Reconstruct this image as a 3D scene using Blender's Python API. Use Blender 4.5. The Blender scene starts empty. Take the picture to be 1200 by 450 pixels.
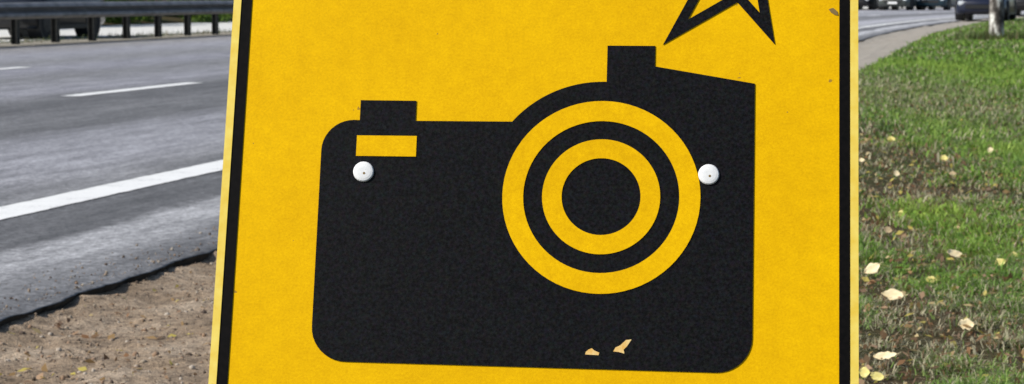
import bpy, bmesh, math, random
import numpy as np
from mathutils import Vector, Matrix, Euler
random.seed(7); rng = np.random.default_rng(7)
S = bpy.context.scene; C = S.collection

# ------------------------------------------------------------------ camera
CAMZ = 0.92; PITCH = math.atan(233/2600); F = 2600.0
cam_d = bpy.data.cameras.new('camera'); cam = bpy.data.objects.new('camera', cam_d); C.objects.link(cam)
cam_d.sensor_width = 36; cam_d.lens = 36*F/1200; cam_d.clip_start = 0.05; cam_d.clip_end = 6000
cam.location = (0, 0, CAMZ); cam.rotation_euler = (math.pi/2-PITCH, 0, 0)
cam_d.dof.use_dof = True; cam_d.dof.focus_distance = 2.35; cam_d.dof.aperture_fstop = 27
S.camera = cam
CM = Euler((math.pi/2-PITCH, 0, 0)).to_matrix()

# ------------------------------------------------------------------ sky, sun, exposure
SUN_EL = math.radians(40); tosun_xy = Vector((-0.94, -0.34)).normalized()
SUN_DIR = Vector((tosun_xy.x*math.cos(SUN_EL), tosun_xy.y*math.cos(SUN_EL), math.sin(SUN_EL)))
w = bpy.data.worlds.new('World'); S.world = w; w.use_nodes = True
nt = w.node_tree; bg = nt.nodes['Background']; sky = nt.nodes.new('ShaderNodeTexSky')
sky.sky_type = 'NISHITA'; sky.sun_disc = False; sky.sun_elevation = SUN_EL
sky.sun_rotation = math.atan2(tosun_xy.x, tosun_xy.y)
nt.links.new(sky.outputs[0], bg.inputs[0]); bg.inputs[1].default_value = 0.10
sd = bpy.data.lights.new('sun', 'SUN'); sd.energy = 4.2; sd.angle = math.radians(0.5); sd.color = (1, .95, .87)
so = bpy.data.objects.new('sun', sd); C.objects.link(so)
so.rotation_euler = SUN_DIR.to_track_quat('Z', 'Y').to_euler()
S.view_settings.view_transform = 'Standard'; S.view_settings.look = 'None'
S.view_settings.exposure = 0.1; S.view_settings.gamma = 1

# ------------------------------------------------------------------ helpers
def link(name, me, mat=None, parent=None, loc=None, smooth=False):
    o = bpy.data.objects.new(name, me); C.objects.link(o)
    if mat and me is not None and not me.materials:
        for m in (mat if isinstance(mat, (list, tuple)) else [mat]): me.materials.append(m)
    if parent: o.parent = parent
    if loc is not None: o.location = loc
    if smooth and me is not None: me.polygons.foreach_set('use_smooth', [True]*len(me.polygons))
    return o
def tag(o, label=None, cat=None, group=None, kind=None):
    if label: o['label'] = label
    if cat: o['category'] = cat
    if group: o['group'] = group
    if kind: o['kind'] = kind
    return o
def bm_obj(name, bm, mat, parent=None, loc=None, smooth=False):
    me = bpy.data.meshes.new(name); bmesh.ops.recalc_face_normals(bm, faces=bm.faces); bm.to_mesh(me); bm.free()
    return link(name, me, mat, parent, loc, smooth)
def copy_tree(o, parent=None):
    c = o.copy(); C.objects.link(c)
    if parent: c.parent = parent
    for ch in list(o.children): copy_tree(ch, c)
    return c
def add_box(bm, c, s, rot=None, bevel=0):
    r = bmesh.ops.create_cube(bm, size=1)['verts']
    for v in r:
        v.co = Vector((v.co.x*s[0], v.co.y*s[1], v.co.z*s[2]))
    if bevel:
        es = list({e for v in r for e in v.link_edges})
        r = [v for v in bmesh.ops.bevel(bm, geom=es, offset=bevel, segments=2, affect='EDGES')['verts']]
    for v in r:
        if rot is not None: v.co = rot @ v.co
        v.co += Vector(c)
    return r
def add_cyl(bm, p0, p1, r0, r1=None, seg=16, caps=True):
    r1 = r0 if r1 is None else r1
    p0, p1 = Vector(p0), Vector(p1); d = (p1-p0)
    q = d.to_track_quat('Z', 'Y').to_matrix()
    A, B = [], []
    for i in range(seg):
        a = 2*math.pi*i/seg; v = Vector((math.cos(a), math.sin(a), 0))
        A.append(bm.verts.new(p0+q@(v*r0))); B.append(bm.verts.new(p1+q@(v*r1)))
    for i in range(seg):
        j = (i+1) % seg; bm.faces.new((A[i], A[j], B[j], B[i]))
    if caps:
        bm.faces.new(list(reversed(A))); bm.faces.new(B)
def np_mesh(name, V, Fc, cols=None, uv=None):
    """V (n,3), Fc (m,k) ints"""
    me = bpy.data.meshes.new(name); V = np.asarray(V, np.float32); Fc = np.asarray(Fc, np.int32)
    k = Fc.shape[1]; m = len(Fc)
    me.vertices.add(len(V)); me.vertices.foreach_set('co', V.ravel())
    me.loops.add(m*k); me.loops.foreach_set('vertex_index', Fc.ravel())
    me.polygons.add(m); me.polygons.foreach_set('loop_start', np.arange(m, dtype=np.int32)*k)
    me.polygons.foreach_set('loop_total', np.full(m, k, np.int32))
    if cols is not None:
        a = me.color_attributes.new('tint', 'FLOAT_COLOR', 'POINT')
        c4 = np.ones((len(V), 4), np.float32); c4[:, :3] = cols; a.data.foreach_set('color', c4.ravel())
    if uv is not None:
        u = me.uv_layers.new(name='sd'); u.data.foreach_set('uv', np.asarray(uv, np.float32)[Fc.ravel()].ravel())
    me.update(calc_edges=True); me.validate()
    return me
_tab = rng.random((256, 256))
def vnoise(x, y, sc=1.0, oct=3):
    x = np.asarray(x, float)/sc; y = np.asarray(y, float)/sc; out = 0; amp = 1; tot = 0
    for o in range(oct):
        xi = np.floor(x).astype(int); yi = np.floor(y).astype(int); fx = x-xi; fy = y-yi
        fx = fx*fx*(3-2*fx); fy = fy*fy*(3-2*fy)
        g = lambda a, b: _tab[(a+17*o) % 256, (b+31*o) % 256]
        v = (g(xi, yi)*(1-fx)+g(xi+1, yi)*fx)*(1-fy)+(g(xi, yi+1)*(1-fx)+g(xi+1, yi+1)*fx)*fy
        out = out+amp*v; tot += amp; amp *= .5; x = x*2.03+5.1; y = y*2.03+9.7
    return out/tot

# materials ------------------------------------------------------------
def mat(name, col=(.5, .5, .5), rough=.6, metal=0.0, spec=.5):
    m = bpy.data.materials.new(name); m.use_nodes = True; b = m.node_tree.nodes['Principled BSDF']
    b.inputs['Base Color'].default_value = (*col, 1); b.inputs['Roughness'].default_value = rough
    b.inputs['Metallic'].default_value = metal; b.inputs['Specular IOR Level'].default_value = spec
    return m
class N:
    def __init__(s, m): s.t = m.node_tree; s.b = s.t.nodes['Principled BSDF']
    def n(s, ty, **kw):
        nd = s.t.nodes.new(ty)
        for k, v in kw.items():
            if k.startswith('i_'):
                key = k[2:].replace('_', ' '); nd.inputs[int(key) if key.isdigit() else key].default_value = v
            else: setattr(nd, k, v)
        return nd
    def l(s, a, b): s.t.links.new(a, b)
    def noise(s, vec, scale, detail=4, rough=.6):
        nd = s.n('ShaderNodeTexNoise'); nd.inputs['Scale'].default_value = scale
        nd.inputs['Detail'].default_value = detail; nd.inputs['Roughness'].default_value = rough
        if vec is not None: s.l(vec, nd.inputs['Vector'])
        return nd.outputs['Fac']
    def ramp(s, fac, stops, interp='LINEAR'):
        nd = s.n('ShaderNodeValToRGB'); cr = nd.color_ramp; cr.interpolation = interp
        while len(cr.elements) > len(stops): cr.elements.remove(cr.elements[-1])
        while len(cr.elements) < len(stops): cr.elements.new(1)
        for e, (p, c) in zip(cr.elements, stops):
            e.position = p; e.color = (*c, 1) if len(c) == 3 else c
        s.l(fac, nd.inputs[0]); return nd.outputs[0]
    def mix(s, fac, a, b, mode='MIX'):
        nd = s.n('ShaderNodeMix', data_type='RGBA', blend_type=mode)
        for sock, v in ((nd.inputs[0], fac), (nd.inputs[6], a), (nd.inputs[7], b)):
            if hasattr(v, 'is_output') or hasattr(v, 'links'): s.l(v, sock)
            else: sock.default_value = v if isinstance(v, (int, float)) else (*v, 1)
        return nd.outputs[2]
    def math(s, op, a, b=0.0, c=None):
        nd = s.n('ShaderNodeMath', operation=op)
        for i, v in enumerate((a, b, c)):
            if v is None: continue
            if hasattr(v, 'links'): s.l(v, nd.inputs[i])
            else: nd.inputs[i].default_value = v
        return nd.outputs[0]
    def bump(s, h, strength=.3, dist=.01):
        nd = s.n('ShaderNodeBump'); nd.inputs['Strength'].default_value = strength; nd.inputs['Distance'].default_value = dist
        s.l(h, nd.inputs['Height']); s.l(nd.outputs[0], s.b.inputs['Normal'])
    def col(s, c): s.l(c, s.b.inputs['Base Color'])
    def obj(s): return s.n('ShaderNodeTexCoord').outputs['Object']
def noisy(name, c0, c1, scale=8, rough=.7, metal=0, spec=.4, bumpd=0, detail=5):
    m = mat(name, c0, rough, metal, spec); n = N(m); o = n.obj(); f = n.noise(o, scale, detail)
    n.col(n.ramp(f, [(.32, c0), (.68, c1)]))
    if bumpd: n.bump(n.noise(o, scale*3, 4), .5, bumpd)
    return m
def tinted(name, rough=.6, trans=0.0, spec=.3):
    m = mat(name, (.1, .2, .05), rough, 0, spec); n = N(m)
    a = n.n('ShaderNodeAttribute', attribute_name='tint'); n.col(a.outputs['Color'])
    if trans:
        tr = n.n('ShaderNodeBsdfTranslucent'); n.l(a.outputs['Color'], tr.inputs[0])
        mx = n.n('ShaderNodeMixShader'); mx.inputs[0].default_value = trans
        out = n.t.nodes['Material Output']; n.l(n.b.outputs[0], mx.inputs[1]); n.l(tr.outputs[0], mx.inputs[2]); n.l(mx.outputs[0], out.inputs[0])
    return m

# road frame: s along the road, d metres to the left of the line the camera stands on
TH = math.radians(12.52); RX, RY = math.sin(TH), math.cos(TH)
def shift(s):
    s = np.asarray(s, float); t = np.clip(s-45, 0, 130)
    return .0013*t*t + np.clip(s-175, 0, None)*.338
def P(s, d, z=0.0):
    s = np.asarray(s, float); dd = np.asarray(d, float)-shift(s)
    x = s*RX-dd*RY; y = s*RY+dd*RX
    return np.stack(np.broadcast_arrays(x, y, np.asarray(z, float)), -1)
def heading(s, e=.5):
    a, b = P(s-e, 5), P(s+e, 5); return math.atan2(b[1]-a[1], b[0]-a[0])
def sheet(name, ss, ds, zfun, material, dwarp=None, skirt=None, kind='structure'):
    SS, DD = np.meshgrid(ss, ds, indexing='ij')
    D2 = DD if dwarp is None else dwarp(SS, DD)
    Z = zfun(SS, D2); V = P(SS, D2, Z); n, m = SS.shape
    V = V.reshape(-1, 3); uv = np.stack([SS.ravel(), D2.ravel()], -1)
    i = np.arange(n*m).reshape(n, m)
    Fc = np.stack([i[:-1, :-1], i[1:, :-1], i[1:, 1:], i[:-1, 1:]], -1).reshape(-1, 4)
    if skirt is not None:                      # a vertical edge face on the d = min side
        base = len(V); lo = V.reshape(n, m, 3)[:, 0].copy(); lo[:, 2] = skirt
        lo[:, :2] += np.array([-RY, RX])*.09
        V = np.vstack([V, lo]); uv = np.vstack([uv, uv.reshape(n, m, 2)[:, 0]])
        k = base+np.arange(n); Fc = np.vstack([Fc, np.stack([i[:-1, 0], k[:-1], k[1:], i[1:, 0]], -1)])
    # make normals point up
    me = np_mesh(name, V, Fc[:, ::-1], uv=uv)
    o = link(name, me, material); me.polygons.foreach_set('use_smooth', [True]*len(me.polygons)); o['kind'] = kind
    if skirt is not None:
        me.materials.append(noisy('shaded_asphalt_edge', (.02, .018, .016), (.085, .072, .06), 14, .95, 0, .1))  # near-black edge face: its shade is painted into the colour
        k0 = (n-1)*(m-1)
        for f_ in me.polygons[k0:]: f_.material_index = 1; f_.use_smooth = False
    return o
ss_road = np.concatenate([np.arange(-12, 4, .5), np.arange(4, 16, .04), np.arange(16, 60, .25), np.arange(60, 200, 1.0), np.arange(200, 900, 8)])

# ------------------------------------------------------------------ ground and road
# asphalt: tone bands across the carriageway (wheel paths, dust) are real surface wear
m_asph = mat('asphalt', (.1, .1, .1), .75, 0, .5); n = N(m_asph)
uvn = n.n('ShaderNodeUVMap', uv_map='sd').outputs[0]; sep = n.n('ShaderNodeSeparateXYZ'); n.l(uvn, sep.inputs[0])
mp = n.n('ShaderNodeMapping'); n.l(uvn, mp.inputs[0]); mp.inputs['Scale'].default_value = (.22, 1.2, 1)
warp = n.noise(mp.outputs[0], 1.6, 4)
warp2 = n.noise(uvn, 9, 4)
dd_ = n.math('ADD', sep.outputs[1], n.math('MULTIPLY_ADD', warp, .7, -.35))
dd_ = n.math('ADD', dd_, n.math('MULTIPLY_ADD', warp2, .16, -.08))
fac = n.math('DIVIDE', n.math('SUBTRACT', dd_, 2.6), 14.4)
def fd(d): return (d-2.6)/14.4
g = lambda v, b=1.04: (v, v*1.0, v*b)
G_ = 1.35
ga = lambda v, b=1.03: (v*G_, v*G_, v*G_*b)
bands = n.ramp(fac, [(fd(2.75), ga(.085)), (fd(3.0), ga(.15)), (fd(3.3), ga(.30)), (fd(3.40), ga(.27)), (fd(3.50), ga(.09)), (fd(4.1), ga(.095)),
                     (fd(4.3), ga(.17)), (fd(5.0), ga(.235, 1.08)), (fd(5.8), ga(.20, 1.08)), (fd(6.3), ga(.10)), (fd(7.0), ga(.125)), (fd(7.7), ga(.085)), (fd(8.2), ga(.12)), (fd(8.8), ga(.21, 1.1)),
                     (fd(10.3), ga(.15)), (fd(11.4), ga(.20, 1.12)), (fd(12.6), ga(.17)), (fd(14.2), ga(.22, 1.1)), (fd(16.4), (.25, .235, .22))])
grain = n.noise(uvn, 70, 5, .85); coarse = n.noise(uvn, 22, 4, .8); blot = n.noise(mp.outputs[0], 5, 5, .7)
c = n.mix(1.0, bands, n.ramp(grain, [(.34, g(.5, 1)), (.66, g(1.55, 1))]), 'MULTIPLY')
c = n.mix(1.0, c, n.ramp(coarse, [(.36, g(.58, 1)), (.64, g(1.42, 1))]), 'MULTIPLY')
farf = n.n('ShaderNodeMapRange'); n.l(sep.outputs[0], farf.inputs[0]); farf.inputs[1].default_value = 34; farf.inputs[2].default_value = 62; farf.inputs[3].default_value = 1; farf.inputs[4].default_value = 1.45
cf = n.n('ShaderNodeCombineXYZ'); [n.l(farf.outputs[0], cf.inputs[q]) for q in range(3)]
c = n.mix(1.0, c, cf.outputs[0], 'MULTIPLY')   # far road lightened: grazing sun glare put into the colour
c = n.mix(1.0, c, n.ramp(blot, [(.32, g(.62, 1)), (.66, g(1.25, 1))]), 'MULTIPLY')
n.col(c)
n.bump(n.math('ADD', grain, n.math('MULTIPLY', blot, .5)), .5, .006)

edge_w = lambda s: .08*(vnoise(s, s*0+3, .7, 4)-.5)+.035*(vnoise(s, s*0+8, .10, 3)-.5)
def road_warp(SS, DD):
    e = edge_w(SS); return DD+e*np.clip((3.3-DD)/.5, 0, 1)
ds_road = np.concatenate([[2.80, 2.815, 2.84, 2.88], np.linspace(3.0, 16.8, 28)])
def road_z(SS, D): return np.where(D < 2.9, -.012*np.clip((2.9-D)/.1, 0, 1), 0)+.004*(vnoise(SS, D, .9)-.5)
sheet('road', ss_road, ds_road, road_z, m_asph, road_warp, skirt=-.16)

# soil verge
m_soil = mat('soil', (.2, .15, .1), .95, 0, .15); n = N(m_soil); o_ = n.obj()
f1 = n.noise(o_, 3.0, 6, .65); f2 = n.noise(o_, 34, 5, .7); f3 = n.noise(o_, 150, 3, .7)
c = n.ramp(f1, [(.3, (.24, .18, .12)), (.5, (.37, .285, .20)), (.7, (.49, .40, .30))])
c = n.mix(1.0, c, n.ramp(f2, [(.32, (.45, .44, .44)), (.5, (1, 1, 1)), (.7, (1.45, 1.4, 1.35))]), 'MULTIPLY')
c = n.mix(1.0, c, n.ramp(f3, [(.35, (.62, .6, .6)), (.65, (1.3, 1.3, 1.3))]), 'MULTIPLY')
sy = n.n('ShaderNodeSeparateXYZ'); n.l(o_, sy.inputs[0]); fr = n.n('ShaderNodeMapRange'); n.l(sy.outputs[1], fr.inputs[0]); fr.inputs[1].default_value = 14; fr.inputs[2].default_value = 30
c = n.mix(fr.outputs[0], c, n.ramp(f1, [(.3, (.33, .29, .24)), (.7, (.50, .46, .40))])); n.col(c)   # sandy verge, paler and greyer farther on
n.bump(n.math('ADD', f2, f3), .8, .012)
def soil_z(SS, D): return -.040+.012*np.clip((D-2.6)/.2, 0, 1)+.02*np.clip((D-2.55)/.2, 0, 1)*(vnoise(SS, D, .2, 3)*1.6-.3)+.03*(vnoise(SS, D, .35, 4)-.5)+.034*(vnoise(SS, D, .075, 3)-.5)+.02*np.clip((2.2-D), -1, 1)
ss_soil = np.concatenate([np.arange(-12, 4.5, .5), np.arange(4.5, 12, .03), np.arange(12, 30, .12), np.arange(30, 200, 1.0)])
sheet('soil_verge', ss_soil, np.concatenate([np.arange(1.2, 3.0, .03), [3.2]]), soil_z, m_soil)

# lawn ground under the blades
m_lawn = mat('turf_soil', (.06, .07, .03), .95, 0, .1); n = N(m_lawn); o_ = n.obj()
f1 = n.noise(o_, 1.2, 6, .65); f2 = n.noise(o_, 40, 5, .7)
c = n.ramp(f1, [(.3, (.085, .062, .038)), (.5, (.06, .055, .028)), (.7, (.05, .075, .022))])
c = n.mix(1.0, c, n.ramp(f2, [(.3, (.5, .5, .5)), (.7, (1.6, 1.5, 1.4))]), 'MULTIPLY'); n.col(c); n.bump(f2, .8, .02)
def lawn_z(SS, D):
    z = -.022+.05*(vnoise(SS, D, .9, 4)-.5)*np.clip((1.8-D)/.3, 0, 1)+.02*(vnoise(SS, D, .16, 2)-.5)
    dxy = P(SS, D); r2 = (dxy[..., 0]-9.78)**2+(dxy[..., 1]-44.6)**2
    z = z+.10*np.exp(-r2/.35)
    return z-.05*np.clip((D-1.68)/.12, 0, 1)
def lawn_warp(SS, DD):
    e = .22*(vnoise(SS, SS*0+20, 1.1, 4)-.5); return DD+e*np.clip((DD-.8)/.8, 0, 1)
ds_lawn = np.concatenate([[-60, -40, -25, -15, -10, -7, -5], np.arange(-4, 1.0, .15), np.arange(1.0, 1.86, .04)])
ss_lawn = np.concatenate([np.arange(-12, 3, .5), np.arange(3, 14, .08), np.arange(14, 60, .4), np.arange(60, 200, 2)])
sheet('lawn_ground', ss_lawn, ds_lawn, lawn_z, m_lawn, lawn_warp)

# the wide ground to the horizon
m_ground = noisy('field', (.05, .065, .03), (.09, .10, .05), .05, .95, 0, .1)
bm = bmesh.new(); bmesh.ops.create_grid(bm, x_segments=40, y_segments=40, size=3500)
o = bm_obj('ground', bm, m_ground); o.location = (0, 0, -.18); o['kind'] = 'structure'

# beyond the carriageway: gravel shoulder, pale paved yard, grass bank
m_grav = noisy('gravel_shoulder', (.22, .20, .16), (.36, .33, .27), 6, .95, 0, .2, .02)
m_pave = noisy('pale_paving', (.62, .61, .57), (.80, .79, .75), 1.3, .85, 0, .2, .003)
ss_far = np.concatenate([np.arange(10, 110, .5), np.arange(110, 400, 3)])
sheet('gravel_shoulder', ss_far, np.linspace(16.7, 18.2, 7), lambda s, d: .012+.03*(vnoise(s, d, .5)-.5)*np.clip((d-16.75)*4, 0, 1), m_grav)
sheet('paved_yard', ss_far, np.linspace(18.1, 24.7, 10), lambda s, d: 0*s+.022, m_pave, lambda s, d: d+.2*(vnoise(s, d*0, 1.0)-.5)*(d < 18.2))
sheet('grass_bank', ss_far, np.concatenate([[24.6, 24.9], np.linspace(26, 45, 8)]), lambda s, d: .0+np.clip((d-24.6)*.12, 0, 1.2)+.1*(vnoise(s, d, 2)-.5), m_lawn)

# painted markings, worn
m_paint = mat('road_paint', (.8, .8, .79), .6, 0, .4); n = N(m_paint); o_ = n.obj()
f = n.noise(o_, 60, 5, .8); f2 = n.noise(o_, 5, 4, .6)
c = n.ramp(n.math('ADD', n.math('MULTIPLY', f, .6), n.math('MULTIPLY', f2, .4)), [(.34, (.38, .38, .38)), (.46, (.86, .86, .84)), (.7, (.92, .92, .90))]); n.col(c); n.bump(f, .3, .003)
def marking(name, s0, s1, d0, d1, z=.004):
    ss = np.arange(s0, s1+.001, .05 if s0 < 40 else .5); ds = np.linspace(d0, d1, 6)
    jit = lambda S_, D_: D_+.018*(vnoise(S_, D_*0+D_[0, 0], .09, 3)-.5)*(np.abs(D_-(d0+d1)/2) > (d1-d0)*.3)
    return sheet(name, ss, ds, lambda a, b: road_z(a, b)+z, m_paint, jit)
marking('edge_line', -5, 60, 3.97, 4.21); marking('edge_line', 60.5, 300, 3.97, 4.21)
for k in range(-1, 14):
    marking('lane_dash', 18.5+12*k, 21.65+12*k, 8.06, 8.25)
    marking('lane_dash', 22.6+12*k, 25.75+12*k, 11.84, 12.03)
print('ground done')

# ------------------------------------------------------------------ the sign
def rotv(v):
    a, b, c_ = v; return (Matrix.Rotation(c_, 3, 'Z') @ Matrix.Rotation(a, 3, 'X') @ Matrix.Rotation(b, 3, 'Y'))
SM = CM @ rotv([math.radians(t) for t in (-13.3167, -4.931, -2.0372)])
SO = Vector((0, 0, CAMZ)) + CM @ Vector((0, 0, -2.1))
m_yel = mat('yellow_sheeting', (.80, .46, .004), .6, 0, .06); n = N(m_yel); o_ = n.obj()
fa = n.noise(o_, 420, 3, .8); fb = n.noise(o_, 9, 5, .6); fc = n.noise(o_, 75, 4, .7)
c = n.ramp(fa, [(.3, (.77, .43, .001)), (.5, (.865, .50, .001)), (.7, (.95, .57, .002))])
c = n.mix(1.0, c, n.ramp(fb, [(.3, (.95, .92, .9)), (.7, (1.04, 1.05, 1.1))]), 'MULTIPLY')
c = n.mix(1.0, c, n.ramp(fc, [(.3, (.93, .92, .9)), (.7, (1.05, 1.06, 1.1))]), 'MULTIPLY')
ms = n.n('ShaderNodeMapping'); n.l(o_, ms.inputs[0]); ms.inputs['Scale'].default_value = (60, 2.2, 1)
c = n.mix(1.0, c, n.ramp(n.noise(ms.outputs[0], 1.0, 4, .6), [(.3, (.985, .98, .975)), (.6, (1.005, 1.005, 1.0))]), 'MULTIPLY')   # rain streaks
c = n.mix(n.math('GREATER_THAN', n.noise(o_, 55, 3, .5), .75), c, (.42, .24, .03)); n.col(c)
n.bump(fa, .12, .0006)
m_blk = mat('black_print', (.006, .006, .007), .6, 0, .10); n = N(m_blk); o_ = n.obj()
fa = n.n('ShaderNodeTexNoise'); fa.inputs['Scale'].default_value = 260; fa.inputs['Detail'].default_value = 4; n.l(o_, fa.inputs['Vector'])
hs = n.n('ShaderNodeHueSaturation'); hs.inputs['Saturation'].default_value = 1.5; n.l(fa.outputs['Color'], hs.inputs['Color'])
cc = n.mix(1.0, n.ramp(n.noise(o_, 330, 4, .8), [(.36, (.0005, .0005, .0006)), (.66, (.015, .0155, .0185))]), n.mix(.5, (.5, .5, .5), hs.outputs[0]), 'MULTIPLY')
cc = n.mix(1.0, cc, (1.7, 1.7, 1.7), 'MULTIPLY'); n.col(cc); n.bump(fa.outputs['Fac'], .15, .0006)
m_line = noisy('border_black', (.002, .002, .002), (.006, .005, .005), 200, .6, 0, .08)
m_rim = noisy('lit_yellow_rim', (.86, .60, .06), (.94, .74, .15), 60, .4, 0, .5)  # paler than the plate: light caught on the bevel, painted in
m_alu = noisy('galvanised_steel', (.42, .43, .44), (.58, .59, .60), 30, .45, .85, .5)
m_cap = noisy('white_bolt_cap', (.80, .81, .81), (.92, .93, .93), 300, .5, 0, .3)
m_wear = noisy('bare_chip', (.80, .44, .08), (.90, .68, .30), 160, .6)
m_dot = mat('grime', (.22, .14, .04), .7)

sign = tag(bpy.data.objects.new('speed_camera_sign', None), 'square yellow warning sign with black camera and flash star, on a stand in the grass', 'road sign')
C.objects.link(sign); sign.matrix_world = Matrix.Translation(SO) @ SM.to_4x4()
mm = lambda a: [(x/1000, y/1000) for x, y in a]
def rrect(x0, y0, x1, y1, r, seg=8):
    pts = []
    for cx, cy, a0 in ((x1-r, y1-r, 0), (x0+r, y1-r, 90), (x0+r, y0+r, 180), (x1-r, y0+r, 270)):
        for i in range(seg+1):
            a = math.radians(a0+90*i/seg); pts.append((cx+r*math.cos(a), cy+r*math.sin(a)))
    return pts
def slab(name, pts, z0, z1, material, parent=sign, inner=None, label=None):
    """pts in mm; extruded sheet, optionally a ring with an inner loop of equal count"""
    bm = bmesh.new(); p = mm(pts)
    if inner is None:
        vs = [bm.verts.new((x, y, z1)) for x, y in p]; f = bm.faces.new(vs); f.normal_update(); bmesh.ops.triangulate(bm, faces=[f], ngon_method='EAR_CLIP')
        lo = [bm.verts.new((x, y, z0)) for x, y in p]; k = len(p)
        for i in range(k): bm.faces.new((vs[i], lo[i], lo[(i+1) % k], vs[(i+1) % k]))
        f = bm.faces.new(list(reversed(lo))); f.normal_update(); bmesh.ops.triangulate(bm, faces=[f], ngon_method='EAR_CLIP')
    else:
        q = mm(inner); k = len(p)
        a = [bm.verts.new((x, y, z1)) for x, y in p]; b = [bm.verts.new((x, y, z1)) for x, y in q]
        c_ = [bm.verts.new((x, y, z0)) for x, y in p]; d_ = [bm.verts.new((x, y, z0)) for x, y in q]
        for i in range(k):
            j = (i+1) % k
            bm.faces.new((a[i], a[j], b[j], b[i])); bm.faces.new((a[i], c_[i], c_[j], a[j])); bm.faces.new((b[i], b[j], d_[j], d_[i])); bm.faces.new((c_[i], d_[i], d_[j], c_[j]))
    o = bm_obj(name, bm, material, parent)
    if label: o['label'] = label
    return o
X0, X1, Y0, Y1 = -278.8, 324.8, -269.8, 333.8
slab('plate', rrect(X0+1, Y0+1, X1-1, Y1-1, 24), -.003, 0, m_yel)
slab('rim', rrect(X0, Y0, X1, Y1, 25), -.004, .0016, m_rim, inner=rrect(X0+7.5, Y0+7.5, X1-7.5, Y1-7.5, 17))
slab('border_line', rrect(X0+7.5, Y0+7.5, X1-7.5, Y1-7.5, 17), .0002, .0008, m_line, inner=rrect(X0+17.8, Y0+17.8, X1-17.8, Y1-17.8, 10))
RC = (84.4, -3.3)
body = []
def arc(cx, cy, r, a0, a1, k=10): return [(cx+r*math.cos(math.radians(a0+(a1-a0)*i/k)), cy+r*math.sin(math.radians(a0+(a1-a0)*i/k))) for i in range(k+1)]
body += arc(-154, 38, 30.5, 180, 90)                 # top left corner
body += [(-148.8, 68.3), (-148.8, 88.2), (-95.1, 88.2), (-95.1, 68.3), (-2.2, 68.8)]
RR = math.hypot(-1.9-RC[0], 68.8-RC[1]); a0 = math.degrees(math.atan2(68.8-RC[1], -1.9-RC[0])); a1 = math.degrees(math.atan2(109.6-RC[1], 86.9-RC[0]))
body += arc(*RC, (RR+112.9)/2, a0, a1, 14)
body += [(86.9, 145.4), (132.5, 145.6), (132.5, 125.2), (227.5, 109.2)]
body += arc(228.4-34, -167.2+32, 33, 0, -90)
body += arc(-184+33, -165.6+33, 33, 270, 180)
slab('camera_body', body, .0002, .0009, m_blk)
for nm, ro, ri in (('lens_ring', 93.4, 73.6), ('lens_ring', 55.7, 37.2)):
    po = arc(*RC, ro, 0, 360, 72)[:-1]; pi_ = arc(*RC, ri, 0, 360, 72)[:-1]
    slab(nm, po, .0010, .0015, m_yel, inner=pi_)
slab('viewfinder_window', [(-150.6, 32.8), (-93, 32.9), (-93, 53.2), (-150.6, 53)], .0010, .0015, m_yel)
A, B, C_, D, E = (219.7, 300), (274, 231), (246.1, 148.3), (139.9, 147), (166, 240)
star = [A, (231.9, 234.5), B, (236.5, 207), C_, (210.1, 190.3), D, (179.5, 225.4), E, (186, 238.3)]
def inset(p, w_):
    out = []; k = len(p); ar = sum(p[i][0]*p[(i+1) % k][1]-p[(i+1) % k][0]*p[i][1] for i in range(k)); sg = 1 if ar > 0 else -1
    for i in range(k):
        a, b, c_ = Vector(p[i-1]), Vector(p[i]), Vector(p[(i+1) % k])
        e1 = (b-a).normalized(); e2 = (c_-b).normalized()
        n1 = Vector((-e1.y, e1.x))*sg; n2 = Vector((-e2.y, e2.x))*sg
        bis = (n1+n2).normalized(); out.append(tuple(b+bis*(w_/max(.2, bis.dot(n1)))))
    return out
slab('flash_star', star, .0002, .0009, m_blk, inner=inset(star, 9.3))
slab('chip', [(73.5, -154), (86, -154.4), (86.5, -152), (82, -150.2), (79.5, -148), (76.8, -149.2), (74, -151.5)], .0010, .00125, m_wear)
slab('chip', [(99.5, -150.6), (104.5, -151), (109.8, -152.4), (109, -148.6), (112, -145.6), (116.2, -139), (111, -139.6), (106, -144.6), (101.5, -146.8)], .0010, .00125, m_wear)
slab('grime_spot', [(297, 184), (301, 185.5), (305, 182), (306, 178), (302.5, 178.5), (299, 181)], .0002, .0006, m_dot)
for bx, by in ((-142.6, 17.3), (185.2, 19.6)):
    bm = bmesh.new(); prof = [(9.9, 0), (9.8, .0012), (9.0, .0021), (7.0, .0026), (5, .0028), (3, .0029)]
    rings = []
    for r, z in prof: rings.append([bm.verts.new((r/1000*math.cos(2*math.pi*i/24), r/1000*math.sin(2*math.pi*i/24), z+.0009)) for i in range(24)])
    for a, b in zip(rings, rings[1:]):
        for i in range(24): bm.faces.new((a[i], a[(i+1) % 24], b[(i+1) % 24], b[i]))
    bm.faces.new(rings[-1])
    bo = bm_obj('bolt', bm, m_cap, sign, (bx/1000, by/1000, 0))
    bm = bmesh.new(); add_cyl(bm, (0, 0, .0030), (0, 0, .0041), .0013, seg=6); b2 = bm_obj('bolt_recess', bm, m_dot, bo, (.001, -.002, -.0002))
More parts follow.
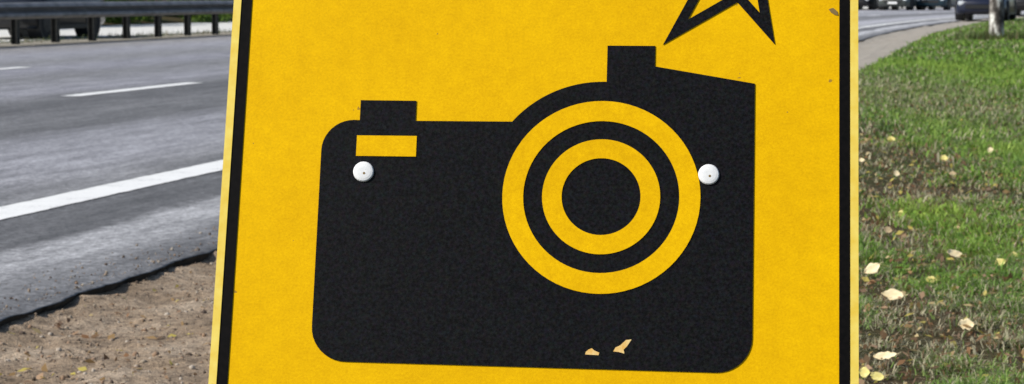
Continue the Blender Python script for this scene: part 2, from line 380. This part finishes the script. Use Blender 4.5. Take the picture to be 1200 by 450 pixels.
# back rail, mast and splayed feet (in the sign's own frame, behind the plate)
cx = .0228
bm = bmesh.new(); add_box(bm, (cx, .0185, -.016), (.42, .03, .02), bevel=.002); bm_obj('back_rail', bm, m_alu, sign)
inv = sign.matrix_world.inverted()
mast_top = Vector((cx, .25, -.052)); down = inv.to_3x3() @ Vector((0, 0, -1))
wt = sign.matrix_world @ mast_top; axis = SM @ Vector((0, -1, 0)); tt = (wt.z-.01)/(-axis.z); foot = inv @ (wt+axis*tt)
bm = bmesh.new(); add_cyl(bm, foot, mast_top, .024, seg=20); bm_obj('mast', bm, m_alu, sign)
bm = bmesh.new(); add_box(bm, (cx, .0185, -.040), (.07, .05, .024), bevel=.002); bm_obj('clamp', bm, m_alu, sign)
wf = sign.matrix_world @ foot
for a in (20, 110, 200, 290):
    bm = bmesh.new(); q = Vector((math.cos(math.radians(a)), math.sin(math.radians(a)), 0))
    add_cyl(bm, inv @ (wf+Vector((0, 0, .05))), inv @ (wf+q*.45+Vector((0, 0, .012))), .014, seg=10); bm_obj('leg', bm, m_alu, sign)

# ------------------------------------------------------------------ guardrail
m_rail = noisy('weathered_galvanised_rail', (.12, .12, .125), (.27, .27, .28), 3, .6, .15, .3)
m_post = noisy('dark_steel_post', (.025, .025, .025), (.055, .055, .05), 12, .8, 0, .2)
gr = tag(bpy.data.objects.new('guardrail', None), 'long grey corrugated steel guardrail on dark posts along the far side of the road', 'guardrail')
C.objects.link(gr); gr.location = P(40, 17.1, 0)
prof = [(.0, .757), (-.03, .752), (-.075, .725), (-.115, .69), (-.115, .672), (.0, .655), (.03, .628), (.0, .600), (-.065, .582), (-.105, .552), (-.11, .520), (-.095, .497), (-.02, .474), (.0, .460)]
# profile y: toward the road (negative), rail runs along local x
beam_me = None; post_me = None; blk_me = None
s = 12.8; i = 0
while s < 190:
    for kk in range(2):
        sp = s+1.7*kk; p = P(sp, 17.15, .0)
        if post_me is None:
            bm = bmesh.new()
            add_box(bm, (0, -.0, .24), (.01, .11, .92)); add_box(bm, (0, .05, .24), (.14, .012, .92)); add_box(bm, (0, -.05, .24), (.14, .012, .92))
            po = bm_obj('post', bm, m_post, gr); post_me = po.data
            po.location = Vector(p)-gr.location
        else: po = link('post', post_me, None, gr, Vector(p)-gr.location)
        po.rotation_euler.z = heading(sp)
    a, b = P(s, 17.04), P(s+3.4, 17.04)
    if beam_me is None:
        bm = bmesh.new(); L_ = 3.45; rows = []
        for x in (-L_/2, -L_/2+.001, 0, L_/2): rows.append([bm.verts.new((x, y, z)) for y, z in prof])
        for ra, rb in zip(rows, rows[1:]):
            for q in range(len(prof)-1): bm.faces.new((ra[q], ra[q+1], rb[q+1], rb[q]))
        bo = bm_obj('rail_beam', bm, m_rail, gr, smooth=False); beam_me = bo.data
        md = bo.modifiers.new('t', 'SOLIDIFY'); md.thickness = .004
    else:
        bo = link('rail_beam', beam_me, None, gr)
        md = bo.modifiers.new('t', 'SOLIDIFY'); md.thickness = .004
    bo.location = Vector(((a[0]+b[0])/2, (a[1]+b[1])/2, .003*(i % 2)))-gr.location
    bo.location += Vector((-RY, RX, 0))*(.006*(i % 2)-.02)
    bo.rotation_euler.z = math.atan2(b[1]-a[1], b[0]-a[0])
    s += 3.4; i += 1
print('rail done')

# ------------------------------------------------------------------ vehicles
m_tyre = noisy('tyre_rubber', (.012, .012, .012), (.03, .03, .03), 20, .8)
m_glass = mat('car_glass', (.02, .025, .03), .06, 0, .8)
m_plast = mat('black_trim', (.015, .015, .016), .5)
m_hub = noisy('alloy_rim', (.66, .67, .68), (.8, .8, .8), 20, .35, .1)
m_lamp = mat('lamp_lens', (.85, .88, .9), .12, 0, .8)
m_red = mat('tail_lens', (.35, .01, .01), .2, 0, .6)
def paint(nm, c): 
    m = mat(nm, c, .35, .0, .3); m.node_tree.nodes['Principled BSDF'].inputs['Coat Weight'].default_value = .25
    m.node_tree.nodes['Principled BSDF'].inputs['Coat Roughness'].default_value = .06; return m
def loft(bm, st, seg_r=.07):
    """st: list of (x, zb, zt, hw_bottom, hw_top); rounded sections closed"""
    rows = []
    for x, zb, zt, wb, wt_ in st:
        h = zt-zb; r = min(seg_r, h*.3)
        q = [(-wb+r*.6, zb), (-wb, zb+r), (-(wb*.5+wt_*.5)-.012, zb+h*.5), (-wt_, zt-r), (-wt_+r, zt), (0, zt+.015), (wt_-r, zt), (wt_, zt-r), (wb*.5+wt_*.5+.012, zb+h*.5), (wb, zb+r), (wb-r*.6, zb), (0, zb)]
        rows.append([bm.verts.new((x, y, z)) for y, z in q])
    for a, b in zip(rows, rows[1:]):
        for k in range(12): bm.faces.new((a[k], a[(k+1) % 12], b[(k+1) % 12], b[k]))
    bm.faces.new(rows[0]); bm.faces.new(list(reversed(rows[-1])))
def make_car(name, label, pm, van=False, L=4.3, group=None, plate=True):
    root = tag(bpy.data.objects.new(name, None), label, 'van' if van else 'car', group); C.objects.link(root)
    W = .88; H = 1.95 if van else 1.45; f = L/2; belt = 1.15 if van else .92
    bm = bmesh.new()                                    # front at +x
    loft(bm, [(-f, .38, belt-.12, W-.14, W-.16), (-f+.06, .26, belt-.03, W-.06, W-.09), (-f+.5, .20, belt, W, W-.05), (-.6, .19, belt, W, W-.04), (.55, .19, belt-.01, W, W-.04),
              (f-1.0, .19, belt-.06, W, W-.05), (f-.35, .20, belt-.16, W-.03, W-.10), (f-.07, .24, belt-.25, W-.10, W-.18), (f, .32, belt-.36, W-.2, W-.26)])
    bm_obj('body', bm, pm, root, smooth=True)
    bm = bmesh.new(); zt = H-.05
    g_ = [(-f+.25 if not van else -f+.05, belt-.05, belt+.02, W-.12, W-.14), (-f+.75 if not van else -f+.15, belt-.05, zt-.06, W-.09, W-.25), (-.2, belt-.05, zt, W-.07, W-.24), (.35, belt-.05, zt-.03, W-.07, W-.25), (1.15 if not van else 1.35, belt-.05, belt+.02, W-.12, W-.15)]
    loft(bm, g_, .05); bm_obj('windows', bm, m_glass if not van else pm, root, smooth=True)
    bm = bmesh.new(); loft(bm, [(-f+.72 if not van else -f+.1, zt-.07, zt-.035, W-.24, W-.26), (-.2, zt-.02, zt+.03, W-.22, W-.26), (.4, zt-.06, zt, W-.23, W-.27)], .02)
    bm_obj('roof', bm, pm, root, smooth=True)
    for x in (-.25, .25):
        pass
    wx = (f-.82, -f+.82)
    for x in wx:
        for sy in (-1, 1):
            bm = bmesh.new(); add_cyl(bm, (x, sy*(W-.28), .325), (x, sy*(W+.004), .325), .37, seg=28); bm_obj('wheel_arch', bm, m_plast, root)
            bm = bmesh.new(); prof_ = [(.19, .0), (.30, .0), (.318, .03), (.318, .17), (.30, .2), (.19, .2)]
            rr = [[bm.verts.new((x+r*math.cos(2*math.pi*k/28), sy*(W-.19+z), .318+r*math.sin(2*math.pi*k/28))) for k in range(28)] for r, z in prof_]
            for a, b in zip(rr, rr[1:]+rr[:1]):
                for k in range(28): bm.faces.new((a[k], a[(k+1) % 28], b[(k+1) % 28], b[k]))
            wh = bm_obj('wheel', bm, m_tyre, root)
            bm = bmesh.new(); add_cyl(bm, (x, sy*(W-.03), .318), (x, sy*(W-.005), .318), .055, .045, seg=12)
            for k in range(5):
                a = 2*math.pi*k/5; c_ = Vector((x+.125*math.cos(a), sy*(W-.01), .318+.125*math.sin(a)))
                add_box(bm, c_, (.16, .02, .075), Matrix.Rotation(-a, 3, 'Y'))
            add_cyl(bm, (x, sy*(W-.05), .318), (x, sy*(W-.005), .318), .2, seg=24, caps=False)
            bm_obj('rim', bm, m_hub, wh)
    for sy in (-1, 1):
        bm = bmesh.new(); add_box(bm, (f-.09, sy*(W-.31), belt-.34), (.14, .36, .15), Matrix.Rotation(-sy*.22, 3, 'Z'), .03); bm_obj('headlight', bm, m_lamp, root)
        bm = bmesh.new(); add_box(bm, (-f+.03, sy*(W-.25), belt-.16), (.1, .3, .13), None, .02); bm_obj('tail_light', bm, m_red, root)
        bm = bmesh.new(); add_box(bm, (.75, sy*(W+.07), belt+.06), (.12, .2, .13), None, .03); bm_obj('mirror', bm, pm, root)
    bm = bmesh.new(); add_box(bm, (f-.02, 0, .46), (.08, 1.0, .16), None, .02); bm_obj('grille', bm, m_plast, root)
    if plate: bm = bmesh.new(); add_box(bm, (f+.03, 0, .40), (.012, .5, .11)); bm_obj('number_plate', bm, m_cap, root)
    bm = bmesh.new(); add_box(bm, (0, 0, .235), (L*.62, 2*W+.02, .10), None, .02); bm_obj('sill', bm, m_plast, root)
    return root
p_black = paint('black_paint', (.012, .013, .016)); p_white = paint('white_paint', (.75, .75, .73)); p_navy = paint('navy_paint', (.012, .016, .035)); p_grey = paint('dark_green_grey_paint', (.06, .07, .065)); p_blue = paint('dark_teal_paint', (.02, .045, .06))
def gz(px, Z):   # ground x for an image column at depth Z (metres ahead)
    return (px-600)/F*Z
def put(car, s, d, rev=False, dz=0, extra=0):
    p = P(s, d, .022+dz if d > 18 else dz); car.location = p; car.rotation_euler.z = heading(s)+(math.pi if rev else 0)+extra
# behind the guardrail, left edge of the picture
def s_at(px, d):
    best = min(np.arange(20, 80, .02), key=lambda s_: abs(600+F*P(s_, d)[0]/P(s_, d)[1]*1.0-px)); return float(best)
cA = make_car('parked_car', 'black parked car behind the left part of the guardrail, cut by the photo edge', p_black, L=3.9)
put(cA, 41.9, 19.3, rev=True)
# on the road ahead, coming round the bend
def put_xy(car, px, Z, toward=True):
    car.location = (gz(px, Z), Z, 0.004)
    ss = np.arange(40, 180, .5); q = P(ss, 5); s_ = float(ss[np.argmin(np.abs(q[:, 1]-Z))])
    car.rotation_euler.z = heading(s_)+(math.pi if toward else 0)
cC = make_car('black_car', 'black car with pale headlights on the road bend, left of and behind the birch trunk', p_navy, plate=False); put_xy(cC, 1154, 77.2)
cD = make_car('black_car', 'black car farther back, just right of the birch trunk at the top right corner', p_black, plate=False); put_xy(cD, 1206, 94)
cE = make_car('dark_car', 'distant teal car on the road, left of the black car beside the birch', p_blue, plate=False); put_xy(cE, 1099, 122)
cF = make_car('dark_car', 'distant dark grey green car with a white plate, second right of the yellow sign', p_grey); put_xy(cF, 1056, 121)
cG = make_car('dark_car', 'distant black car half hidden by the right edge of the yellow sign', p_black, plate=False); put_xy(cG, 1013, 123)
print('cars done')

# ------------------------------------------------------------------ vegetation
m_leaf = tinted('foliage', .55, .35, .35); m_blade = tinted('grass_blade', .55, .3, .3)
def leaf_cloud(name, centres, radii, nleaf, size, cols, squash=1.0):
    nC = len(centres); idx = rng.integers(0, nC, nleaf); u = rng.normal(size=(nleaf, 3)); u /= np.linalg.norm(u, axis=1)[:, None]
    r = rng.random(nleaf)**.45; ctr = np.asarray(centres)[idx]+u*r[:, None]*np.asarray(radii)[idx][:, None]*np.array([1, 1, squash])
    a = rng.normal(size=(nleaf, 3)); a /= np.linalg.norm(a, axis=1)[:, None]; b = np.cross(a, rng.normal(size=(nleaf, 3))); b /= np.linalg.norm(b, axis=1)[:, None]
    sz = size*(.6+.8*rng.random(nleaf))[:, None]
    V = np.stack([ctr-a*sz*.5, ctr+b*sz*.28, ctr+a*sz*.5, ctr-b*sz*.28], 1).reshape(-1, 3)
    Fc = np.arange(nleaf*4).reshape(-1, 4); c0, c1 = np.array(cols[0]), np.array(cols[1])
    t = np.clip(rng.random(nleaf)*.5+rng.random(nC)[idx]*.5, 0, 1)[:, None]; cc_ = c0*(1-t)+c1*t
    return np_mesh(name, V, Fc, cols=np.repeat(cc_, 4, 0))
bush_me = []
for k in range(3):
    cs, rs = [], []
    for q in range(16):
        a = random.uniform(0, 6.28); r = random.uniform(0, 1.2); cs.append((r*math.cos(a), r*math.sin(a)*.8, random.uniform(.1, 2.1)*(1-.15*r))); rs.append(random.uniform(.35, .6))
    bush_me.append(leaf_cloud('foliage', cs, rs, 4200, .13, ((.05, .11, .018), (.20, .30, .05))))
m_bark = noisy('dark_bark', (.05, .04, .03), (.12, .10, .08), 14, .9, 0, .2, .02)
stem_me = None
for k in range(26):
    s_ = 40+k*2.5+random.uniform(-.5, .5) if k < 20 else 92+(k-20)*6
    rt = tag(bpy.data.objects.new('bush', None), 'leafy green bush in the row on the far side of the pale yard', 'bush', 'bushes behind the guardrail'); C.objects.link(rt)
    rt.location = P(s_, 25.5+random.uniform(-.7, .9), .0); rt.rotation_euler.z = random.uniform(0, 6); sc = random.uniform(.85, 1.15); rt.scale = (sc, sc, sc)
    link('foliage', bush_me[k % 3], m_leaf, rt)
    if stem_me is None:
        bm = bmesh.new()
        for q in range(5): add_cyl(bm, (random.uniform(-.1, .1), random.uniform(-.1, .1), -.1), (random.uniform(-.6, .6), random.uniform(-.5, .5), 1.2), .03, .012, 6)
        st_ = bm_obj('stem', bm, m_bark, rt); stem_me = st_.data
    else: link('stem', stem_me, None, rt)
# trees well behind the bushes (only what a step aside would bring in)
cs, rs = [], []
for q in range(46):
    a = random.uniform(0, 6.28); z = random.uniform(0, 1); r = random.uniform(0, 2.4)*(1-z*.6); cs.append((r*math.cos(a), r*math.sin(a), 2.2+z*6)); rs.append(random.uniform(.5, 1.1))
tree_me = leaf_cloud('crown', cs, rs, 9000, .24, ((.025, .055, .012), (.09, .14, .03)))
bm = bmesh.new(); add_cyl(bm, (0, 0, -.2), (.1, .05, 3.2), .19, .13, 10); add_cyl(bm, (.1, .05, 3.2), (0, .2, 7), .13, .03, 8)
for q in range(7):
    a = q*.9; add_cyl(bm, (.06, .05, 2.4+q*.5), (1.6*math.cos(a), 1.6*math.sin(a), 3.6+q*.55), .06, .015, 6)
tmp = bm_obj('trunk', bm, m_bark); trunk_me = tmp.data; bpy.data.objects.remove(tmp)
for k in range(12):
    rt = tag(bpy.data.objects.new('tree', None), 'broadleaf tree standing beyond the bush row past the guardrail', 'tree', 'trees beyond the bushes'); C.objects.link(rt)
    rt.location = P(44+k*8.5, 33+random.uniform(-2, 3), .3); rt.rotation_euler.z = random.uniform(0, 6); sc = random.uniform(.85, 1.2); rt.scale = (sc, sc, sc)
    link('crown', tree_me, m_leaf, rt); link('trunk', trunk_me, None, rt)
# far wood closing the bend
cs, rs = [], []
for q in range(420):
    s_ = random.uniform(130, 330); p = P(s_, 30+random.uniform(0, 14)); cs.append((p[0], p[1], random.uniform(.6, 8))); rs.append(random.uniform(1.2, 2.4))
wood = link('far_wood', leaf_cloud('far_wood', cs, rs, 60000, .6, ((.02, .045, .012), (.07, .10, .03))), m_leaf); tag(wood, 'dense dark wood closing the view beyond the road bend', 'wood', kind='stuff')

# birch
m_birch = mat('birch_bark', (.7, .7, .66), .8, 0, .2); n = N(m_birch); o_ = n.obj()
mpb = n.n('ShaderNodeMapping'); n.l(o_, mpb.inputs[0]); mpb.inputs['Scale'].default_value = (5, 5, 2.2); mpb.inputs['Rotation'].default_value = (.3, .5, 0)
f1 = n.noise(mpb.outputs[0], 1.4, 5, .6); mp2 = n.n('ShaderNodeMapping'); n.l(o_, mp2.inputs[0]); mp2.inputs['Scale'].default_value = (4, 4, 40)
f2 = n.noise(mp2.outputs[0], 1.5, 3)
c = n.ramp(f1, [(.40, (.80, .80, .75)), (.46, (.36, .34, .31)), (.52, (.16, .145, .13)), (.58, (.05, .045, .04))]); c = n.mix(n.math('GREATER_THAN', f2, .62), c, (.12, .11, .10)); n.col(c); n.bump(f1, .6, .02)
bt = tag(bpy.data.objects.new('birch_tree', None), 'birch tree with white and black patched trunk standing in the grass at top right', 'tree'); C.objects.link(bt)
bt.location = (gz(1167, 44.6), 44.6, .06)
bm = bmesh.new(); pts = [(0, 0, -.12, .19), (0, 0, .0, .16), (-.005, 0, .12, .142), (-.01, 0, .35, .138), (-.03, 0, .9, .130), (-.08, .02, 2, .12), (-.06, .05, 4, .1), (.05, .1, 6.5, .06), (.1, .1, 9, .02)]
rows = []
for x, y, z, r in pts: rows.append([bm.verts.new((x+r*(1+.12*math.sin(k*2.4+z*3))*math.cos(2*math.pi*k/18), y+r*math.sin(2*math.pi*k/18), z)) for k in range(18)])
for a, b in zip(rows, rows[1:]):
    for k in range(18): bm.faces.new((a[k], a[(k+1) % 18], b[(k+1) % 18], b[k]))
bm_obj('trunk', bm, m_birch, bt, smooth=True)
cs, rs = [], []; bm = bmesh.new()
for q in range(22):
    z0 = 2.6+q*.28; a = q*2.4; R_ = 1.9*(1-q/30); e = (R_*math.cos(a), R_*math.sin(a), z0+.9); add_cyl(bm, (-.04, .04, z0), e, .035, .01, 6)
    for t in (.6, .85, 1.05): cs.append((e[0]*t, e[1]*t, z0+.9*t+random.uniform(-.3, .2))); rs.append(random.uniform(.3, .5))
bm_obj('limb', bm, m_birch, bt); link('crown', leaf_cloud('crown', cs, rs, 9000, .09, ((.06, .10, .015), (.22, .22, .04))), m_leaf, bt)

# grass --------------------------------------------------------------
def blades(n_, Xf, Yf, lo, hi, wlo, whi):
    pass
def gen(nn, ylo, yhi, rlo, rhi, hgt, wid, pad):
    Y = np.exp(rng.uniform(math.log(ylo), math.log(yhi), nn)) if yhi/ylo > 1.5 else rng.uniform(ylo, yhi, nn)
    X = Y*rlo-pad+rng.random(nn)*(Y*(rhi-rlo)+2*pad)
    return X, Y, np.full(nn, hgt), np.full(nn, wid)
parts = [gen(70000, 4.9, 8, .152, .236, .040, .0034, .12), gen(62000, 8, 14, .152, .236, .046, .0046, .2), gen(62000, 14, 30, .152, .24, .05, .009, .3),
         gen(55000, 30, 85, .152, .245, .06, .02, .5), gen(30000, 3.2, 9, -.35, .6, .04, .005, .3), gen(36000, 9, 60, -.05, .45, .06, .016, .5)]
X, Y, Hh, Ww = [np.concatenate(z) for z in zip(*parts)]
# back to road frame
s0 = X*RX+Y*RY; d0 = -X*RY+Y*RX; dshift = d0+shift(s0)
edge = 1.70+.22*(vnoise(s0, s0*0+20, 1.1, 4)-.5)
ok = dshift < edge+.05*rng.normal(size=len(X))
cl = vnoise(X, Y, .11, 3); big = vnoise(X, Y*.6, .6, 3)
def blob(px, py, rx, ry):   # a soft patch round an image point, laid on the ground
    Z = CAMZ*F/(py+8); return np.exp(-(((X-gz(px, Z))/rx)**2+((Y-Z)/ry)**2))
dirt = np.clip(.9*blob(1028, 175, .3, 3.0)+1.0*blob(1016, 250, .13, 1.6)+.9*blob(1022, 330, .09, 1.0)+.9*blob(1025, 440, .12, .5)+1.0*blob(1014, 200, .16, 2.6)+.8*blob(1020, 265, .10, .8)+.7*blob(1062, 225, .25, .45)+.5*blob(1185, 225, .2, .35)+.6*blob(1045, 400, .25, .35)+.5*blob(1190, 400, .15, .6), 0, 1)
olive = np.clip(.8*blob(1050, 110, 1.0, 7)+.6*blob(1110, 400, .5, .9)+.5*blob(1080, 225, .5, .5), 0, 1)
lush = np.clip(blob(1100, 248, .24, .7)+.8*blob(1160, 90, .7, 7)+.5*blob(1170, 170, .3, 2.5)+.6*blob(1110, 290, .3, .4), 0, 1)
ok &= rng.random(len(X)) < np.clip(-0.0+2.9*(cl-.30)+1.0*(big-.45)+.5*lush-.8*dirt, .06, 1)
X, Y, Hh, Ww, cl, big, dirt, lush, olive, s0, d0 = [a[ok] for a in (X, Y, Hh, Ww, cl, big, dirt, lush, olive, s0, dshift)]
Z0 = lawn_z(s0, d0)-.006; nb = len(X); print('blades', nb)
ang = rng.random(nb)*2*math.pi; lean = .3+1.5*rng.random(nb); Hh = Hh*(.5+.9*rng.random(nb)+.5*(rng.random(nb) < .04))*(1+.5*lush-.4*dirt)*(.6+.8*cl)
dx, dy = np.cos(ang), np.sin(ang); wang = ang+math.pi/2+rng.normal(size=nb)*.5; wx_, wy_ = np.cos(wang)*Ww/2, np.sin(wang)*Ww/2
b0 = np.stack([X, Y, Z0], -1); wv = np.stack([wx_, wy_, 0*wx_], -1)
mid = b0+np.stack([dx*Hh*lean*.35, dy*Hh*lean*.35, Hh*.62], -1); tip = b0+np.stack([dx*Hh*lean, dy*Hh*lean, Hh*(1.05-.35*lean)], -1)
V = np.stack([b0-wv, b0+wv, mid+wv*.8, mid-wv*.8, tip], 1).reshape(-1, 3)
base = np.arange(nb)*5
Fc = np.concatenate([np.stack([base, base+1, base+2], -1), np.stack([base, base+2, base+3], -1), np.stack([base+3, base+2, base+4], -1)])
g1, g2, g3, dry, brn = [np.array(v) for v in ((.07, .17, .03), (.21, .37, .055), (.38, .52, .09), (.50, .46, .30), (.22, .13, .07))]
t = np.clip(.5*rng.random(nb)+.5*big+.35*lush-.1, 0, 1)[:, None]; col = np.where(t < .5, g1+(g2-g1)*t*2, g2+(g3-g2)*(t*2-1))
col = col*(1-.55*olive[:, None])+np.array([.24, .25, .12])*.55*olive[:, None]; rr_ = rng.random(nb); pd = .03+.30*np.clip(1.15-1.7*big,0,1)+.40*dirt+.22*olive-.2*lush
col = np.where((rr_ < pd)[:, None], dry, col); col = np.where(((rr_ > pd) & (rr_ < pd+.04+.25*dirt))[:, None], brn, col)
go = link('grass', np_mesh('grass', V, Fc, cols=np.repeat(col, 5, 0)), m_blade)
tag(go, 'short rough green roadside grass with dry brown patches', 'grass', kind='stuff')

# fallen litter (uncountable small bits) on the grass and soil
nl = 7500; Yl = rng.uniform(4.9, 22, nl); side = rng.random(nl) < .35
Xl = np.where(side, Yl*rng.uniform(-.26, -.08, nl), Yl*rng.uniform(.145, .245, nl))
sL = Xl*RX+Yl*RY; dL = -Xl*RY+Yl*RX; okl = (dL < 2.72); Xl, Yl, sL, dL = Xl[okl], Yl[okl], sL[okl], dL[okl]; nl = len(Xl)
zl = np.where(dL > 1.7, soil_z(sL, dL)+.004, lawn_z(sL, dL)+.012+.015*rng.random(nl)); sz = (.006+.016*rng.random(nl)**2)[:, None]
a = rng.normal(size=(nl, 3))*np.array([1, 1, .45]); a /= np.linalg.norm(a, axis=1)[:, None]; b = np.cross(a, rng.normal(size=(nl, 3))*.4+np.array([0, 0, 1])); b /= np.linalg.norm(b, axis=1)[:, None]
ctr = np.stack([Xl, Yl, zl], -1)
V = np.stack([ctr-a*sz, ctr-a*sz*.1+b*sz*.5, ctr+a*sz, ctr-b*sz*.5+np.array([0, 0, .004])], 1).reshape(-1, 3)
pal = np.array([(.42, .27, .12), (.28, .15, .07), (.58, .45, .22), (.6, .5, .12), (.17, .10, .05), (.46, .30, .18)])
lo_ = link('leaf_litter', np_mesh('leaf_litter', V, np.arange(nl*4).reshape(-1, 4), cols=np.repeat(pal[rng.integers(0, 6, nl)], 4, 0)), m_leaf)
tag(lo_, 'scattered small brown and yellow scraps of leaf on the verge', 'leaf litter', kind='stuff')

# pebbles and clods on the soil verge
ico = bmesh.new(); bmesh.ops.create_icosphere(ico, subdivisions=1, radius=1); IV = np.array([v.co[:] for v in ico.verts]); IF = np.array([[v.index for v in f.verts] for f in ico.faces]); ico.free()
npb = 8800; sp = 4.6+8*rng.random(npb)**1.5; dp = rng.uniform(1.45, 2.80, npb); dp[:1300] = 2.82+.28*rng.random(1300)**2.6
pp = P(sp, dp, np.where(dp > 2.815, .001, soil_z(sp, dp)))
rad = .0018+.008*rng.random(npb)**6+.0026*rng.random(npb); rad[:1300] *= .75
jit = 1+.5*(rng.random((npb, 12))-.5); sq = rng.uniform(.5, 1, (npb, 1, 3)); VV = IV[None]*jit[:, :, None]*sq*rad[:, None, None]+pp[:, None]
FF = IF[None]+(np.arange(npb)*12)[:, None, None]
palp = np.array([(.30, .23, .17), (.34, .28, .21), (.25, .18, .12), (.44, .38, .31), (.10, .075, .055), (.30, .20, .13), (.10, .075, .06)])
pb = link('gravel', np_mesh('gravel', VV.reshape(-1, 3), FF.reshape(-1, 3), cols=np.repeat(palp[rng.integers(0, 7, npb)], 12, 0)), tinted('stone', .85, 0, .2))
tag(pb, 'small stones and clods strewn over the brown soil verge', 'gravel', kind='stuff')

# dark ring of soil and roots round the birch
# pale fallen leaves one can pick out
m_pale = [noisy('pale_leaf', (.84, .66, .36), (.95, .82, .54), 60, .6), noisy('yellow_leaf', (.70, .58, .16), (.86, .78, .32), 60, .6), noisy('tan_leaf', (.45, .33, .18), (.62, .48, .28), 60, .6)]
leaves = [  # px, py, width px, height px, material, roll deg, label
 (1050, 349, 27, 13, 0, 4, 'largest cream fallen leaf lying in the grass by the sign edge'),
 (1025, 318, 22, 12, 0, -28, 'cream fallen leaf tipped up on its right side, close to the sign edge'),
 (1122, 296, 21, 10, 0, 12, 'cream curled leaf beside the bright green grass patch'),
 (1137, 384, 20, 14, 0, 0, 'pale triangular leaf in grass right of the largest cream leaf'),
 (1042, 421, 28, 9, 0, -8, 'long ragged pale leaf near the bottom edge'),
 (1018, 437, 13, 12, 1, 0, 'pale yellow leaf at the bottom touching the sign edge'),
 (1033, 441, 17, 11, 1, 10, 'yellow green leaf at the bottom, right of the pale yellow one'),
 (1108, 185, 9, 8, 1, 0, 'small round pale leaf in the middle of the lawn'),
 (1162, 173, 8, 8, 0, 0, 'small cream leaf on the green grass at the right'),
 (1045, 162, 10, 7, 1, 5, 'small yellow leaf on brown ground near the sign'),
 (1011, 184, 7, 5, 0, 0, 'tiny pale leaf peeping out at the sign edge'),
 (1052, 203, 8, 7, 0, 20, 'small greyish pale leaf on the bare brown patch'),
 (1059, 249, 8, 8, 1, -20, 'small yellow leaf at the left rim of the bright green patch'),
 (1095, 331, 14, 8, 1, 5, 'faded yellow leaf between the two biggest cream leaves'),
 (1176, 310, 14, 10, 1, -15, 'yellow green leaf low at the right edge'),
 (1043, 269, 10, 8, 2, 10, 'small tan leaf on the brown ground below the bare patch'),
 (1192, 296, 10, 8, 1, 10, 'small yellow leaf touching the right edge of the picture'),
 (1118, 204, 9, 5, 2, 0, 'small tan leaf just below the round pale leaf'),
]
for px, py, wpx, hpx, mi, roll, lab in leaves:
    Z = CAMZ*F/(py+8+hpx*.3); wr = wpx*Z/F; hr = hpx*Z/F
    bm = bmesh.new(); nU, nV_ = 8, 5; rows = []
    rs_ = random.Random(px)
    for i in range(nU+1):
        u = i/nU*2-1; hw = (1-abs(u)**1.9)**.75*.5*(1+rs_.uniform(-.22, .2)) if abs(u) < 1 else .02; rows.append([])
        for j in range(nV_+1):
            v = j/nV_*2-1; x = u*wr*.5; y = v*hw*hr*1.15; zc = .05*wr*(u*u)+.10*hr*v*v+rs_.uniform(-.03, .03)*wr
            rows[-1].append(bm.verts.new((x, y, zc)))
    for a, b in zip(rows, rows[1:]):
        for j in range(nV_): bm.faces.new((a[j], b[j], b[j+1], a[j+1]))
    add_cyl(bm, (wr*.48, 0, .05*wr), (wr*.72, wr*.05, .10*wr), .0009, .0006, 5)
    o = bm_obj('fallen_leaf', bm, m_pale[mi], smooth=True)
    md = o.modifiers.new('t', 'SOLIDIFY'); md.thickness = .0006
    xx = gz(px, Z); sl = xx*RX+Z*RY; dl = -xx*RY+Z*RX
    o.location = (xx, Z, float(lawn_z(np.array([sl]), np.array([dl]))[0])+.018+hr*.3)
    o.rotation_euler = Euler((math.radians(50), math.radians(roll), random.uniform(-.2, .2)))
    tag(o, lab, 'leaf', 'pale leaves fallen on the grass')
# tail of the roadside: long tufts at the foot of the birch
def tuft(x, y, n_, h_, wd, name, label, cat):
    q = rng.normal(size=(n_, 2))*np.array(wd); a_ = rng.random(n_)*6.28; hh = h_*(.5+rng.random(n_)); V = []
    for k in range(n_):
        b_ = Vector((q[k, 0], q[k, 1], 0)); w_ = Vector((math.cos(a_[k]+1.57), math.sin(a_[k]+1.57), 0))*.008; l_ = Vector((math.cos(a_[k]), math.sin(a_[k]), 0))*hh[k]*.5
        V += [b_-w_, b_+w_, b_+l_+Vector((0, 0, hh[k]))]
    cc_ = np.repeat(np.array([(.05, .09, .02), (.09, .14, .03), (.2, .18, .08)])[rng.integers(0, 3, n_)], 3, 0)
    o = link(name, np_mesh(name, np.array([v[:] for v in V]), np.arange(3*n_).reshape(-1, 3), cols=cc_), m_blade, loc=(x, y, .0)); return tag(o, label, cat)
tuft(gz(1167, 44.6)+.05, 44.4, 900, .16, (.5, .3), 'grass_tuft', 'longer grass tuft growing round the foot of the birch', 'grass tuft')
wd = []
for k in range(46):
    s_ = 36+k*.36+random.uniform(-.2, .2); p = P(s_, 17.7+random.uniform(-.1, .5)); q = random.randint(15, 60); hh = random.uniform(.03, .11); wx0 = random.uniform(.08, .3)
    bx = rng.normal(size=(q, 2))*np.array([wx0, .1])+p[:2]; an = rng.random(q)*6.28; h_ = hh*(.5+rng.random(q))
    b3 = np.stack([bx[:, 0], bx[:, 1], 0*an], -1); wv = np.stack([-np.sin(an), np.cos(an), 0*an], -1)*.009; tp = b3+np.stack([np.cos(an)*h_*.5, np.sin(an)*h_*.5, h_], -1)
    wd.append(np.stack([b3-wv, b3+wv, tp], 1).reshape(-1, 3))
wd = np.concatenate(wd); nw = len(wd)//3
wo = link('roadside_weeds', np_mesh('roadside_weeds', wd, np.arange(3*nw).reshape(-1, 3), cols=np.repeat(np.array([(.04, .07, .02), (.07, .11, .03), (.2, .17, .09)])[rng.integers(0, 3, nw)], 3, 0)), m_blade)
tag(wo, 'scrubby weeds growing in the gravel at the foot of the guardrail', 'weeds', kind='stuff')
print('all done')
